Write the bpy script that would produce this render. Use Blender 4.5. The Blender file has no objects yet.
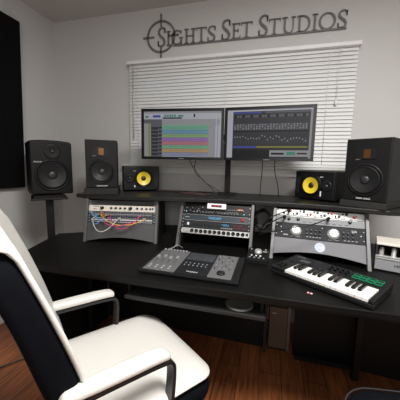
import bpy, bmesh, math, random
from mathutils import Vector, Matrix, Euler
random.seed(7)
COL = bpy.context.scene.collection
PI = math.pi
R = math.radians

# ------------------------------------------------------------ materials
MATS = {}
def mat(name, col, rough=0.5, metal=0.0, emit=0.0, bump=0.0, bscale=200.0, var=0.0, vscale=8.0, coat=0.0, spec=0.5, alpha=None):
    if name in MATS: return MATS[name]
    m = bpy.data.materials.new(name); m.use_nodes = True
    nt = m.node_tree; b = nt.nodes['Principled BSDF']
    c = (col[0], col[1], col[2], 1)
    b.inputs['Base Color'].default_value = c
    b.inputs['Roughness'].default_value = rough
    b.inputs['Metallic'].default_value = metal
    b.inputs['Specular IOR Level'].default_value = spec
    if coat: b.inputs['Coat Weight'].default_value = coat; b.inputs['Coat Roughness'].default_value = 0.15
    if emit:
        b.inputs['Emission Color'].default_value = c
        b.inputs['Emission Strength'].default_value = emit
    tc = nt.nodes.new('ShaderNodeTexCoord')
    n = nt.nodes.new('ShaderNodeTexNoise'); n.inputs['Scale'].default_value = bscale if bump else vscale
    nt.links.new(tc.outputs['Object'], n.inputs['Vector'])
    if bump:
        bp = nt.nodes.new('ShaderNodeBump'); bp.inputs['Strength'].default_value = bump; bp.inputs['Distance'].default_value = 0.002
        nt.links.new(n.outputs['Fac'], bp.inputs['Height']); nt.links.new(bp.outputs['Normal'], b.inputs['Normal'])
    if var:
        n2 = nt.nodes.new('ShaderNodeTexNoise'); n2.inputs['Scale'].default_value = vscale; n2.inputs['Detail'].default_value = 4
        nt.links.new(tc.outputs['Object'], n2.inputs['Vector'])
        mx = nt.nodes.new('ShaderNodeMix'); mx.data_type = 'RGBA'
        mx.inputs[6].default_value = tuple(max(0, x*(1-var)) for x in col)+(1,)
        mx.inputs[7].default_value = tuple(min(1, x*(1+var)) for x in col)+(1,)
        nt.links.new(n2.outputs['Fac'], mx.inputs[0]); nt.links.new(mx.outputs[2], b.inputs['Base Color'])
    MATS[name] = m
    return m

def g(v): return (v, v, v)
WALL = mat('wall_paint', (0.545, 0.54, 0.53), 0.85, bump=0.25, bscale=120, var=0.02, vscale=3)
CEIL = mat('ceiling_paint', (0.58, 0.575, 0.55), 0.9, bump=0.4, bscale=90, var=0.02)
TRIM = mat('trim_paint', (0.66, 0.66, 0.64), 0.5, var=0.02)
BLIND = mat('blind_vinyl', (0.70, 0.705, 0.70), 0.45, var=0.02)
CORD = mat('blind_cord', (0.75, 0.75, 0.72), 0.8)
DESK = mat('desk_black', (0.004, 0.0039, 0.0038), 0.45, bump=0.12, bscale=260, var=0.25, vscale=14, spec=0.22)
DESKE = mat('desk_edge', (0.02, 0.02, 0.02), 0.45, spec=0.25)
SHELF = mat('shelf_laminate', (0.012, 0.0116, 0.0112), 0.42, bump=0.1, bscale=200, var=0.2, vscale=20, spec=0.3)
MBLACK = mat('metal_black', (0.006, 0.006, 0.006), 0.5, 0.0, spec=.25)
PLAST = mat('black_plastic', (0.010, 0.010, 0.011), 0.4, bump=0.15, bscale=400, spec=0.2)
PLAST2 = mat('black_plastic_glossy', (0.005, 0.005, 0.006), 0.3, spec=0.3)
VINYL = mat('speaker_vinyl', (0.006, 0.006, 0.0065), 0.5, bump=0.25, bscale=350, var=0.1, spec=0.22)
CONE = mat('cone_black', (0.013, 0.013, 0.014), 0.42, spec=0.3)
CONEG = mat('cone_grey', (0.022, 0.022, 0.024), 0.35)
RUBB = mat('rubber', (0.008, 0.008, 0.008), 0.55, spec=0.2)
YEL = mat('yellow_cone', (0.80, 0.60, 0.035), 0.35, var=0.08, vscale=60)
GOLD = mat('gold_ribbon', (0.13, 0.06, 0.015), 0.35, 0.6)
FOAM = mat('foam_pad', (0.028, 0.027, 0.026), 0.8, bump=0.5, bscale=300, var=0.1, spec=0.1)
FABRIC = mat('panel_fabric', (0.0045, 0.0045, 0.005), 0.95, bump=0.5, bscale=500, spec=0.1)
WHITEP = mat('white_print', (0.75, 0.75, 0.75), 0.5)
GREYP = mat('grey_print', (0.35, 0.35, 0.35), 0.5)
SIGN = mat('sign_metal', (0.14, 0.136, 0.13), 0.5, 0.0, var=0.1)
LEATH = mat('white_leather', (0.69, 0.675, 0.64), 0.42, bump=0.25, bscale=220, var=0.03, vscale=10)
CHBLK = mat('chair_black_fabric', (0.0035, 0.004, 0.006), 0.85, bump=0.5, bscale=400, var=0.15, vscale=30, spec=0.06)
CHMET = mat('chair_metal', (0.03, 0.03, 0.032), 0.3, 0.6)
CHROME = mat('chrome', (0.7, 0.7, 0.7), 0.15, 1.0)
RGREY = mat('rack_side_grey', (0.12, 0.12, 0.12), 0.4, 0.3)
RDARK = mat('rack_mesh_dark', (0.04, 0.042, 0.045), 0.5, bump=0.6, bscale=500)
RPAN = mat('rack_panel_grey', (0.075, 0.075, 0.077), 0.5)
RSIL = mat('rack_panel_silver', (0.19, 0.19, 0.205), 0.6, 0.0, spec=.2)
FBLK = mat('face_black', (0.012, 0.013, 0.015), 0.4, spec=0.3)
FNAVY = mat('face_navy', (0.03, 0.038, 0.06), 0.4)
FSLATE = mat('face_slate', (0.026, 0.036, 0.046), 0.4)
FCHAR = mat('face_charcoal', (0.026, 0.028, 0.032), 0.6, spec=.15)
FWHITE = mat('face_white', (0.85, 0.85, 0.83), 0.4)
FCREAM = mat('face_cream', (0.72, 0.68, 0.60), 0.45)
FLGREY = mat('face_light_grey', (0.25, 0.26, 0.27), 0.6, spec=.2)
SILV = mat('silver_metal', (0.62, 0.62, 0.61), 0.3, 0.5)
BLUEL = mat('blue_lettering', (0.08, 0.35, 0.65), 0.5, emit=0.3)
REDM = mat('red_display', (0.75, 0.03, 0.10), 0.3, emit=0.45)
REDK = mat('red_knob', (0.45, 0.02, 0.02), 0.4)
LEDB = mat('blue_led', (0.1, 0.6, 1.0), 0.4, emit=2.0)
LEDO = mat('orange_led', (1.0, 0.35, 0.1), 0.4, emit=1.2)
GLOW = mat('backlit_logo', (0.7, 0.78, 1.0), 0.4, emit=0.3)
GREENP = mat('green_backlit', (0.008, 0.22, 0.10), 0.5, emit=0.12)
KEYW = mat('key_white', (0.80, 0.79, 0.76), 0.25)
KEYB = mat('key_black', (0.008, 0.008, 0.008), 0.25)
CTRL = mat('controller_grey', (0.15, 0.15, 0.155), 0.45, 0.2)
CTLCD = mat('controller_display', (0.05, 0.055, 0.06), 0.15)
MOUSEPAD = mat('grey_cloth', (0.10, 0.095, 0.09), 0.8)
PCBR = mat('computer_tan', (0.10, 0.07, 0.05), 0.5, spec=0.2)
OPUR = mat('sticker_pink', (0.85, 0.55, 0.60), 0.5)

def wood_floor():
    m = bpy.data.materials.new('wood_floor'); m.use_nodes = True
    nt = m.node_tree; N = nt.nodes; L = nt.links; b = N['Principled BSDF']
    tc = N.new('ShaderNodeTexCoord')
    mp = N.new('ShaderNodeMapping'); mp.inputs['Rotation'].default_value = (0, 0, PI/2)
    L.new(tc.outputs['Object'], mp.inputs['Vector'])
    br = N.new('ShaderNodeTexBrick')
    br.inputs['Color1'].default_value = (0.31, 0.108, 0.040, 1)
    br.inputs['Color2'].default_value = (0.20, 0.066, 0.026, 1)
    br.inputs['Mortar'].default_value = (0.03, 0.010, 0.005, 1)
    br.inputs['Scale'].default_value = 1.0
    br.inputs['Mortar Size'].default_value = 0.002
    br.inputs['Brick Width'].default_value = 1.2
    br.inputs['Row Height'].default_value = 0.125
    L.new(mp.outputs['Vector'], br.inputs['Vector'])
    mp2 = N.new('ShaderNodeMapping'); mp2.inputs['Scale'].default_value = (22, 1.6, 1)
    L.new(tc.outputs['Object'], mp2.inputs['Vector'])
    n = N.new('ShaderNodeTexNoise'); n.inputs['Scale'].default_value = 3; n.inputs['Detail'].default_value = 6; n.inputs['Distortion'].default_value = 0.8
    L.new(mp2.outputs['Vector'], n.inputs['Vector'])
    cr = N.new('ShaderNodeValToRGB'); cr.color_ramp.elements[0].position = 0.3; cr.color_ramp.elements[0].color = (0.45, 0.42, 0.4, 1)
    cr.color_ramp.elements[1].position = 0.7; cr.color_ramp.elements[1].color = (1.35, 1.3, 1.25, 1)
    L.new(n.outputs['Fac'], cr.inputs['Fac'])
    mx = N.new('ShaderNodeMix'); mx.data_type = 'RGBA'; mx.blend_type = 'MULTIPLY'; mx.inputs[0].default_value = 1
    L.new(br.outputs['Color'], mx.inputs[6]); L.new(cr.outputs['Color'], mx.inputs[7]); L.new(mx.outputs[2], b.inputs['Base Color'])
    b.inputs['Roughness'].default_value = 0.38
    return m
FLOOR = wood_floor()

def glass():
    m = bpy.data.materials.new('window_glass'); m.use_nodes = True
    b = m.node_tree.nodes['Principled BSDF']
    b.inputs['Transmission Weight'].default_value = 1.0; b.inputs['Roughness'].default_value = 0.02; b.inputs['IOR'].default_value = 1.45
    return m
GLASS = glass()

# ------------------------------------------------------------ mesh builder
class MB:
    def __init__(s): s.v = []; s.f = []; s.mi = []; s.mats = []; s.sm = []
    def _m(s, m):
        if m not in s.mats: s.mats.append(m)
        return s.mats.index(m)
    def add(s, vs, fs, m, smooth=False, M=None):
        o = len(s.v)
        for p in vs:
            p = Vector(p)
            s.v.append(M @ p if M is not None else p)
        k = s._m(m)
        for f in fs: s.f.append([i+o for i in f]); s.mi.append(k); s.sm.append(smooth)
        return s
    def box(s, x0, x1, y0, y1, z0, z1, m, M=None):
        vs = [(x0,y0,z0),(x1,y0,z0),(x1,y1,z0),(x0,y1,z0),(x0,y0,z1),(x1,y0,z1),(x1,y1,z1),(x0,y1,z1)]
        return s.add(vs, [(0,3,2,1),(4,5,6,7),(0,1,5,4),(1,2,6,5),(2,3,7,6),(3,0,4,7)], m, False, M)
    def prism(s, poly, h0, h1, m, plane='xy', M=None):
        """poly: 2D outline (ccw) extruded h0..h1 along the third axis"""
        n = len(poly)
        def P(a, b, h):
            return (a, b, h) if plane == 'xy' else ((a, h, b) if plane == 'xz' else (h, a, b))
        vs = [P(a, b, h0) for a, b in poly]+[P(a, b, h1) for a, b in poly]
        fs = [tuple(range(n))[::-1], tuple(range(n, 2*n))]+[(i, (i+1) % n, n+(i+1) % n, n+i) for i in range(n)]
        return s.add(vs, fs, m, False, M)
    def lathe(s, prof, m, center=(0,0,0), axis='z', n=24, M=None, smooth=True, cap0=True):
        """prof: list of (r, h); h along axis"""
        cx, cy, cz = center; vs = []
        for r, h in prof:
            for k in range(n):
                a = 2*PI*k/n; c, q = r*math.cos(a), r*math.sin(a)
                if axis == 'z': vs.append((cx+c, cy+q, cz+h))
                elif axis == 'y': vs.append((cx+c, cy-h, cz+q))   # h sticks out toward -y
                else: vs.append((cx+h, cy+c, cz+q))
        fs = []
        for i in range(len(prof)-1):
            for k in range(n):
                k2 = (k+1) % n; fs.append((i*n+k, i*n+k2, (i+1)*n+k2, (i+1)*n+k))
        if cap0: fs.append(tuple(range(n))[::-1])
        fs.append(tuple((len(prof)-1)*n+k for k in range(n)))
        return s.add(vs, fs, m, smooth, M)
    def tube(s, pts, r, m, n=8, M=None, rf=None):
        pts = [Vector(p) for p in pts]; vs = []; fs = []
        up = Vector((0, 0, 1)); prev = None
        for i, p in enumerate(pts):
            t = (pts[min(i+1, len(pts)-1)]-pts[max(i-1, 0)]).normalized()
            if prev is None:
                a = t.cross(up)
                if a.length < 1e-3: a = t.cross(Vector((1, 0, 0)))
                a.normalize()
            else:
                a = prev-t*prev.dot(t)
                if a.length < 1e-4: a = t.cross(up)
                a.normalize()
            prev = a; b = t.cross(a); rr = rf[i] if rf else r
            for k in range(n):
                q = 2*PI*k/n; vs.append(p+a*(rr*math.cos(q))+b*(rr*math.sin(q)))
        for i in range(len(pts)-1):
            for k in range(n):
                k2 = (k+1) % n; fs.append((i*n+k, i*n+k2, (i+1)*n+k2, (i+1)*n+k))
        fs.append(tuple(range(n))[::-1]); fs.append(tuple((len(pts)-1)*n+k for k in range(n)))
        return s.add(vs, fs, m, True, M)
    def loft(s, rings, m, M=None, smooth=True, cap=True):
        n = len(rings[0]); vs = [p for r in rings for p in r]; fs = []
        for i in range(len(rings)-1):
            for k in range(n):
                k2 = (k+1) % n; fs.append((i*n+k, i*n+k2, (i+1)*n+k2, (i+1)*n+k))
        if cap: fs.append(tuple(range(n))[::-1]); fs.append(tuple((len(rings)-1)*n+k for k in range(n)))
        return s.add(vs, fs, m, smooth, M)
    def build(s, name, parent=None, bevel=0, seg=2, loc=None, rot=None, subsurf=0, autos=True):
        me = bpy.data.meshes.new(name); me.from_pydata([tuple(v) for v in s.v], [], s.f)
        for m in s.mats: me.materials.append(m)
        for p, k, q in zip(me.polygons, s.mi, s.sm): p.material_index = k; p.use_smooth = q
        bm = bmesh.new(); bm.from_mesh(me); bmesh.ops.recalc_face_normals(bm, faces=bm.faces); bm.to_mesh(me); bm.free()
        o = bpy.data.objects.new(name, me); COL.objects.link(o)
        if parent: o.parent = parent
        if loc: o.location = loc
        if rot is not None: o.rotation_euler = rot
        if bevel:
            b = o.modifiers.new('b', 'BEVEL'); b.width = bevel; b.segments = seg; b.limit_method = 'ANGLE'; b.angle_limit = R(40)
        if subsurf:
            q = o.modifiers.new('s', 'SUBSURF'); q.levels = subsurf; q.render_levels = subsurf
        return o

def tag(o, label, cat, group=None):
    o['label'] = label; o['category'] = cat
    if group: o['group'] = group
    return o
def thing(name, label, cat, loc=(0,0,0), rotz=0, group=None, rot=None):
    o = bpy.data.objects.new(name, None); COL.objects.link(o); o.empty_display_size = 0.1
    o.location = loc; o.rotation_euler = rot if rot is not None else (0, 0, rotz)
    return tag(o, label, cat, group)
def struct(o): o['kind'] = 'structure'; return o
def bez(p0, p1, p2, p3, n=14):
    p0, p1, p2, p3 = map(Vector, (p0, p1, p2, p3)); out = []
    for i in range(n+1):
        t = i/n; u = 1-t; out.append(p0*u**3+p1*3*u*u*t+p2*3*u*t*t+p3*t**3)
    return out
def smoothpath(pts, n=8):
    P = [Vector(p) for p in pts]; P = [P[0]*2-P[1]]+P+[P[-1]*2-P[-2]]; out = []
    for i in range(1, len(P)-2):
        a, b, c, d = P[i-1:i+3]
        for k in range(n):
            t = k/n
            out.append(0.5*((2*b)+(c-a)*t+(2*a-5*b+4*c-d)*t*t+(3*b-a-3*c+d)*t**3))
    out.append(P[-2]); return out
def text(name, s, size, m, parent, x, y, z, depth=0.0006, align='CENTER', rx=PI/2, rz=0):
    cu = bpy.data.curves.new(name, 'FONT'); cu.body = s; cu.size = size; cu.extrude = depth; cu.align_x = align; cu.align_y = 'CENTER'; cu.resolution_u = 3
    t = bpy.data.objects.new(name+'_tmp', cu); COL.objects.link(t)
    bpy.context.view_layer.update()
    me = bpy.data.meshes.new_from_object(t.evaluated_get(bpy.context.evaluated_depsgraph_get()))
    bpy.data.objects.remove(t); me.materials.clear(); me.materials.append(m)
    o = bpy.data.objects.new(name, me); COL.objects.link(o); o.parent = parent
    o.location = (x, y, z); o.rotation_euler = (rx, 0, rz); return o
def rrect(w, d, r, n=5, cx=0, cy=0):
    pts = []
    for (sx, sy, a0) in ((1, 1, 0), (-1, 1, 90), (-1, -1, 180), (1, -1, 270)):
        for k in range(n+1):
            a = R(a0+90*k/n); pts.append((cx+sx*(w/2-r)+r*math.cos(a), cy+sy*(d/2-r)+r*math.sin(a)))
    return pts

# ------------------------------------------------------------ the room
XL, XR, YB, ZC = -1.945, 1.75, -3.9, 2.475
WX0, WX1, WZ0, WZ1 = -1.17, 0.505, 1.245, 2.03
b = MB().box(XL-.1, XR+.1, YB-.1, 0.14, -.1, 0, FLOOR); struct(b.build('floor'))
b = MB().box(XL-.1, XR+.1, YB-.1, 0.14, ZC, ZC+.1, CEIL); struct(b.build('ceiling'))
b = MB()
b.box(XL, WX0, 0, .14, 0, ZC, WALL); b.box(WX1, XR, 0, .14, 0, ZC, WALL)
b.box(WX0, WX1, 0, .14, 0, WZ0, WALL); b.box(WX0, WX1, 0, .14, WZ1, ZC, WALL); struct(b.build('wall_back'))
struct(MB().box(XL-.1, XL, YB, .14, 0, ZC, WALL).build('wall_left'))
struct(MB().box(XR, XR+.1, YB, .14, 0, ZC, WALL).build('wall_right'))
struct(MB().box(XL, XR, YB-.1, YB, 0, ZC, WALL).build('wall_front'))
struct(MB().box(XL, XR, -.014, 0, 0, .09, TRIM).build('baseboard_back', bevel=.003))
struct(MB().box(XL, XL+.014, YB, -.014, 0, .09, TRIM).build('baseboard_left', bevel=.003))
# window: frame + glass
wf = MB()
wf.box(WX0, WX1, .06, .12, WZ0, WZ0+.04, TRIM); wf.box(WX0, WX1, .06, .12, WZ1-.04, WZ1, TRIM)
wf.box(WX0, WX0+.04, .06, .12, WZ0+.04, WZ1-.04, TRIM); wf.box(WX1-.04, WX1, .06, .12, WZ0+.04, WZ1-.04, TRIM)
xm = (WX0+WX1)/2; wf.box(xm-.025, xm+.025, .06, .12, WZ0+.04, WZ1-.04, TRIM)
w = struct(wf.build('window_1'))
MB().box(WX0+.04, xm-.025, .088, .092, WZ0+.04, WZ1-.04, GLASS).build('pane', w)
MB().box(xm+.025, WX1-.04, .088, .092, WZ0+.04, WZ1-.04, GLASS).build('pane', w)
# sill under the blind
sl = MB().box(-1.245, 0.57, -.075, 0, 1.222, 1.238, TRIM); sl.box(-1.22, 0.55, -.018, 0, 1.165, 1.222, TRIM)
struct(sl.build('trim_1', bevel=.002))

# ------------------------------------------------------------ venetian blind
BX0, BX1, BZ0, BZ1 = -1.180, 0.525, 1.240, 2.072
bl = thing('venetian_blind', 'white horizontal slat venetian blind closed over the window', 'blind', (0, 0, BZ0))
top = BZ1-BZ0
MB().box(BX0-.008, BX1+.008, -.062, -.002, top-.026, top, BLIND).build('head_rail', bl, bevel=.003)
sm = MB(); pitch = .0262; k = 0; zz = .022
while zz < top-.045:
    prof = []
    for q in range(4):
        t = q/3-.5; prof.append((-.030+t*.012+(0.25-t*t)*.006*-1, zz+.013+t*.0285))
    vs = []
    for (yy, z_) in prof: vs += [(BX0, yy, z_), (BX1, yy, z_)]
    for (yy, z_) in prof: vs += [(BX0, yy+.0012, z_), (BX1, yy+.0012, z_)]
    fs = []
    for q in range(3):
        a = 2*q; fs += [(a, a+1, a+3, a+2), (8+a, 8+a+2, 8+a+3, 8+a+1)]
    fs += [(0, 8, 9, 1), (6, 7, 15, 14), (0, 2, 10, 8), (2, 4, 12, 10), (4, 6, 14, 12), (1, 9, 11, 3), (3, 11, 13, 5), (5, 13, 15, 7)]
    sm.add(vs, fs, BLIND, False); zz += pitch
sm.build('slats', bl)
MB().box(BX0, BX1, -.045, -.018, 0.0, .018, BLIND).build('bottom_rail', bl, bevel=.003)
for x in (-1.10, -.36, .35):
    c = MB(); c.tube([(x, -.043, .01), (x, -.043, top-.03)], .0012, CORD, 5); c.tube([(x, -.017, .01), (x, -.017, top-.03)], .0012, CORD, 5)
    z = .03
    while z < top-.05: c.box(x-.004, x+.004, -.0435, -.0405, z, z+.004, CORD); z += pitch
    c.build('ladder_cord', bl)
c = MB().tube([(.405, -.05, top-.03), (.405, -.052, top-.37)], .0013, CORD, 5); c.tube([(.418, -.05, top-.03), (.408, -.054, top-.37)], .0013, CORD, 5)
c.build('pull_cord', bl)
MB().lathe([(.003, .0), (.008, -.008), (.009, -.035), (.004, -.04)], CORD, (.406, -.053, top-.365), 'z', 10).build('tassel', bl)
MB().tube([(-1.135, -.055, top-.03), (-1.133, -.058, top-.62)], .004, mat('wand_clear', (.45, .45, .44), .2), 6).build('tilt_wand', bl)

# ------------------------------------------------------------ wall sign  SIGHTS SET STUDIOS
ws = thing('wall_sign', 'dark metal SIGHTS SET STUDIOS lettering with crosshair above the window', 'sign', (-.25, 0, 2.17))
OX, OZ = -.25, 2.17
D0, D1 = -.013, -.006
def ribbon(mb, pts, widths):
    """flat stroke in xz with varying width, extruded"""
    pts = [Vector((p[0], p[1])) for p in pts]; Lf = []; Rt = []
    for i, p in enumerate(pts):
        t = (pts[min(i+1, len(pts)-1)]-pts[max(i-1, 0)]).normalized(); nn = Vector((-t.y, t.x)); wd = widths[i]/2
        Lf.append(p+nn*wd); Rt.append(p-nn*wd)
    n = len(pts); vs = []
    for y in (D0, D1):
        for q in Lf: vs.append((q.x, y, q.y))
        for q in Rt: vs.append((q.x, y, q.y))
    fs = []; h = 2*n
    for i in range(n-1):
        fs += [(i, i+1, n+i+1, n+i), (h+i, h+n+i, h+n+i+1, h+i+1), (i, h+i, h+i+1, i+1), (n+i, n+i+1, h+n+i+1, h+n+i)]
    fs += [(0, n, h+n, h), (n-1, h+n-1, h+2*n-1, 2*n-1)]
    mb.add(vs, fs, SIGN)
def arc(cx, cz, rx, rz, a0, a1, n=20):
    return [(cx+rx*math.cos(R(a0+(a1-a0)*i/n)), cz+rz*math.sin(R(a0+(a1-a0)*i/n))) for i in range(n+1)]
def letter(ch, x0, x1, z0, z1):
    mb = MB(); W_ = x1-x0; H_ = z1-z0; T = .017 if H_ > .12 else .014; t = T*.5; sr = t
    def st(pts, ws): ribbon(mb, [(x0+a*W_, z0+c*H_) for a, c in pts], ws if isinstance(ws, list) else [ws]*len(pts))
    def serif(cx, z, w): ribbon(mb, [(cx-w/2, z), (cx+w/2, z)], [sr, sr])
    zb, zt = z0+sr/2, z1-sr/2
    if ch == 'S':
        pts = smoothpath([(.90, .74, 0), (.86, .93, 0), (.55, .985, 0), (.22, .90, 0), (.14, .72, 0), (.35, .56, 0), (.68, .42, 0), (.86, .24, 0), (.70, .06, 0), (.38, .015, 0), (.12, .08, 0), (.06, .28, 0)], 5)
        n = len(pts); ws_ = [t+ (T*1.05-t)*math.sin(PI*min(1, max(0, (i/n-.08)/.84)))**1.2 for i in range(n)]
        ribbon(mb, [(x0+p.x*W_, z0+p.y*H_) for p in pts], ws_)
        ribbon(mb, [(x0+.90*W_, z0+.70*H_), (x0+.90*W_, z0+.97*H_)], [t, t*1.2]); ribbon(mb, [(x0+.06*W_, z0+.03*H_), (x0+.06*W_, z0+.30*H_)], [t*1.2, t])
    elif ch == 'I':
        c = (x0+x1)/2; ribbon(mb, [(c, z0), (c, z1)], [T, T]); serif(c, zb, W_); serif(c, zt, W_)
    elif ch == 'T':
        c = (x0+x1)/2; ribbon(mb, [(c, z0), (c, z1)], [T, T]); serif(c, zb, W_*.5); ribbon(mb, [(x0, zt), (x1, zt)], [t, t])
        ribbon(mb, [(x0+t/2, z1), (x0+t/2, z1-H_*.2)], [t, t*.5]); ribbon(mb, [(x1-t/2, z1), (x1-t/2, z1-H_*.2)], [t, t*.5])
    elif ch == 'H':
        a, c = x0+W_*.2, x1-W_*.2
        for q in (a, c): ribbon(mb, [(q, z0), (q, z1)], [T, T]); serif(q, zb, W_*.4); serif(q, zt, W_*.4)
        zm = z0+H_*.52; ribbon(mb, [(a, zm), (c, zm)], [t, t])
    elif ch == 'E':
        a = x0+W_*.25; ribbon(mb, [(a, z0), (a, z1)], [T, T])
        ribbon(mb, [(x0, zb), (x1, zb)], [t, t]); ribbon(mb, [(x0, zt), (x1-.08*W_, zt)], [t, t]); ribbon(mb, [(a, z0+H_*.53), (x1-.25*W_, z0+H_*.53)], [t, t])
        ribbon(mb, [(x1-t/2, z0), (x1, z0+H_*.22)], [t, t*.5]); ribbon(mb, [(x1-.1*W_, z1), (x1-.1*W_, z1-H_*.2)], [t, t*.5]); ribbon(mb, [(x1-.25*W_, z0+H_*.42), (x1-.25*W_, z0+H_*.64)], [t, t])
    elif ch == 'U':
        a, c = x0+W_*.22, x1-W_*.15
        pts = [(a, z1), (a, z0+H_*.35)]+arc((a+c)/2, z0+H_*.35, (c-a)/2, H_*.33, 180, 360, 14)+[(c, z1)]
        n = len(pts); ribbon(mb, pts, [T if i < n*.45 else t*1.1 for i in range(n)]); serif(a, zt, W_*.42); serif(c, zt, W_*.32)
    elif ch == 'D':
        a = x0+W_*.2; ribbon(mb, [(a, z0), (a, z1)], [T, T]); serif(a, zb, W_*.4); serif(a, zt, W_*.4)
        pts = [(a, zt)]+arc(x0+W_*.42, z0+H_/2, W_*.50, H_/2-sr/2, 90, -90, 18)+[(a, zb)]
        n = len(pts); ribbon(mb, pts, [t+(T-t)*math.sin(PI*i/(n-1))**2 for i in range(n)])
    elif ch == 'O':
        pts = arc((x0+x1)/2, z0+H_/2, W_/2-T/2, H_/2-t/2, 0, 360, 32)
        ribbon(mb, pts, [t+(T-t)*abs(math.cos(2*PI*i/32)) for i in range(33)])
    elif ch == 'G':
        pts = arc(x0+W_*.5, z0+H_/2, W_*.44, H_/2-t/2, 48, 325, 26)
        ribbon(mb, pts, [t+(T-t)*abs(math.sin(PI*i/26)) for i in range(27)])
        q = x1-W_*.14; ribbon(mb, [(q, z0+.04*H_), (q, z0+.46*H_)], [T, T]); serif(q, z0+.46*H_, W_*.36)
        ribbon(mb, [(x0+.84*W_, z0+.74*H_), (x0+.84*W_, z0+.98*H_)], [t, t])
    return mb
Z0 = 2.183
LT = [('S', -.933, -.867, 1), ('I', -.859, -.825, 0), ('G', -.815, -.722, 0), ('H', -.710, -.617, 0), ('T', -.612, -.530, 0), ('S', -.522, -.458, 0),
      ('S', -.412, -.346, 1), ('E', -.336, -.272, 0), ('T', -.268, -.184, 0),
      ('S', -.140, -.073, 1), ('T', -.069, .012, 0), ('U', .022, .112, 0), ('D', .122, .213, 0), ('I', .222, .258, 0), ('O', .265, .374, 0), ('S', .384, .444, 0)]
for ch, a, c, big in LT:
    z1 = Z0+(.137 if big else .106); z0 = Z0-.002
    if ch == 'S' and a > .3: z1 = Z0+.11
    letter(ch, a-OX, c-OX, z0-OZ, z1-OZ).build('letter', ws)
rb = MB(); CX, CZ = -.906, 2.255
ribbon(rb, [(x-OX, z-OZ) for x, z in arc(CX, CZ, .115, .115, 0, 360, 48)], [.014]*49); rb.build('ring', ws)
for (p, q) in (((0, .075), (0, .168)), ((0, -.075), (0, -.16)), ((-.155, 0), (-.06, 0)), ((.06, 0), (.15, 0))):
    cb = MB(); ribbon(cb, [(CX+p[0]-OX, CZ+p[1]-OZ), (CX+q[0]-OX, CZ+q[1]-OZ)], [.013, .013]); cb.build('crosshair_bar', ws)
ub = MB(); ribbon(ub, [(-.80-OX, 2.177-OZ), (.442-OX, 2.177-OZ)], [.011, .011]); ub.build('underline_bar', ws)
for x in (-.906, -.3, .3):
    sp_ = MB().lathe([(.004, 0), (.004, .006)], SIGN, (x-OX, 0, (2.177 if x > -.8 else 2.36)-OZ), 'y', 8); sp_.build('standoff', ws)

# ------------------------------------------------------------ acoustic panel on the left wall
ap = MB()
poly = [(-1.25, 1.02), (-.415, 1.035), (-.367, 2.303), (-1.25, 2.31)]
b = MB().prism([(-1.30, 1.05), (-.43, 1.035), (-.385, 2.29), (-1.30, 2.30)], XL+.0004, XL+.05, FABRIC, 'yz')
o = b.build('acoustic_panel', bevel=.008)
tag(o, 'large black fabric acoustic panel hanging on the left wall', 'acoustic panel')

# ------------------------------------------------------------ desk
desk = thing('studio_desk', 'wide black curved studio desk with keyboard tray under the equipment', 'desk', (-.3, -.7, 0))
DX, DY = -.3, -.7
def loc_(p): return (p[0]-DX, p[1]-DY)
front = [(-1.430, -.605), (-1.405, -.70), (-1.365, -.83), (-1.318, -.97), (-1.29, -1.03), (-1.24, -1.085), (-1.16, -1.110), (-.95, -1.114), (-.53, -1.110), (-.13, -1.104), (.24, -1.104), (.46, -1.100), (.62, -1.095), (.78, -1.07), (.92, -.99), (1.00, -.82), (1.03, -.58)]
back = [(.96, -.36), (.80, -.16), (.45, -.09), (.1, -.07), (-.7, -.07), (-1.02, -.16), (-1.20, -.36), (-1.29, -.515)]
poly = [loc_(p) for p in front+back]
MB().prism(poly, .712, .74, DESK).build('worktop', desk, bevel=.004, seg=2)
band = MB()
fr2 = front[1:-1]
for i in range(len(fr2)-1):
    a, c = Vector(loc_(fr2[i])), Vector(loc_(fr2[i+1])); d = (c-a).normalized(); nn = Vector((-d.y, d.x))
    band.add([(a.x+nn.x*.02, a.y+nn.y*.02, .697), (c.x+nn.x*.02, c.y+nn.y*.02, .697), (c.x+nn.x*.035, c.y+nn.y*.035, .697), (a.x+nn.x*.035, a.y+nn.y*.035, .697),
              (a.x+nn.x*.02, a.y+nn.y*.02, .7118), (c.x+nn.x*.02, c.y+nn.y*.02, .7118), (c.x+nn.x*.035, c.y+nn.y*.035, .7118), (a.x+nn.x*.035, a.y+nn.y*.035, .7118)],
             [(0,3,2,1),(4,5,6,7),(0,1,5,4),(1,2,6,5),(2,3,7,6),(3,0,4,7)], MBLACK)
band.build('edge_frame', desk)
# modesty panels
MB().prism([loc_(p) for p in ((-1.222, -.342), (.008, -.372), (.008, -.352), (-1.222, -.322))], .0, .7118, MBLACK).build('modesty_panel', desk)
MB().prism([loc_(p) for p in ((.205, -.392), (.93, -.45), (.93, -.43), (.205, -.372))], .0, .7118, MBLACK).build('modesty_panel', desk)
MB().prism([loc_(p) for p in ((-1.225, -.37), (-1.205, -.37), (-1.315, -.90), (-1.335, -.90))], .0, .7118, MBLACK).build('end_panel', desk)
MB().prism([loc_(p) for p in ((.935, -.45), (.955, -.45), (.945, -.80), (.925, -.80))], .0, .7118, MBLACK).build('end_panel', desk)
for x, y in ((-1.18, -.60), (.545, -.50)):
    MB().box(x-DX-.018, x-DX+.018, y-DY-.018, y-DY+.018, 0, .7118, MBLACK).build('leg', desk, bevel=.003)
MB().box(.205-DX, .527-DX, -.475-DY, -.455-DY, .03, .06, MBLACK).build('crossbar', desk)
MB().box(.012-DX, .03-DX, -.42-DY, -.375-DY, 0, .7118, DESKE).build('upright', desk)
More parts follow.
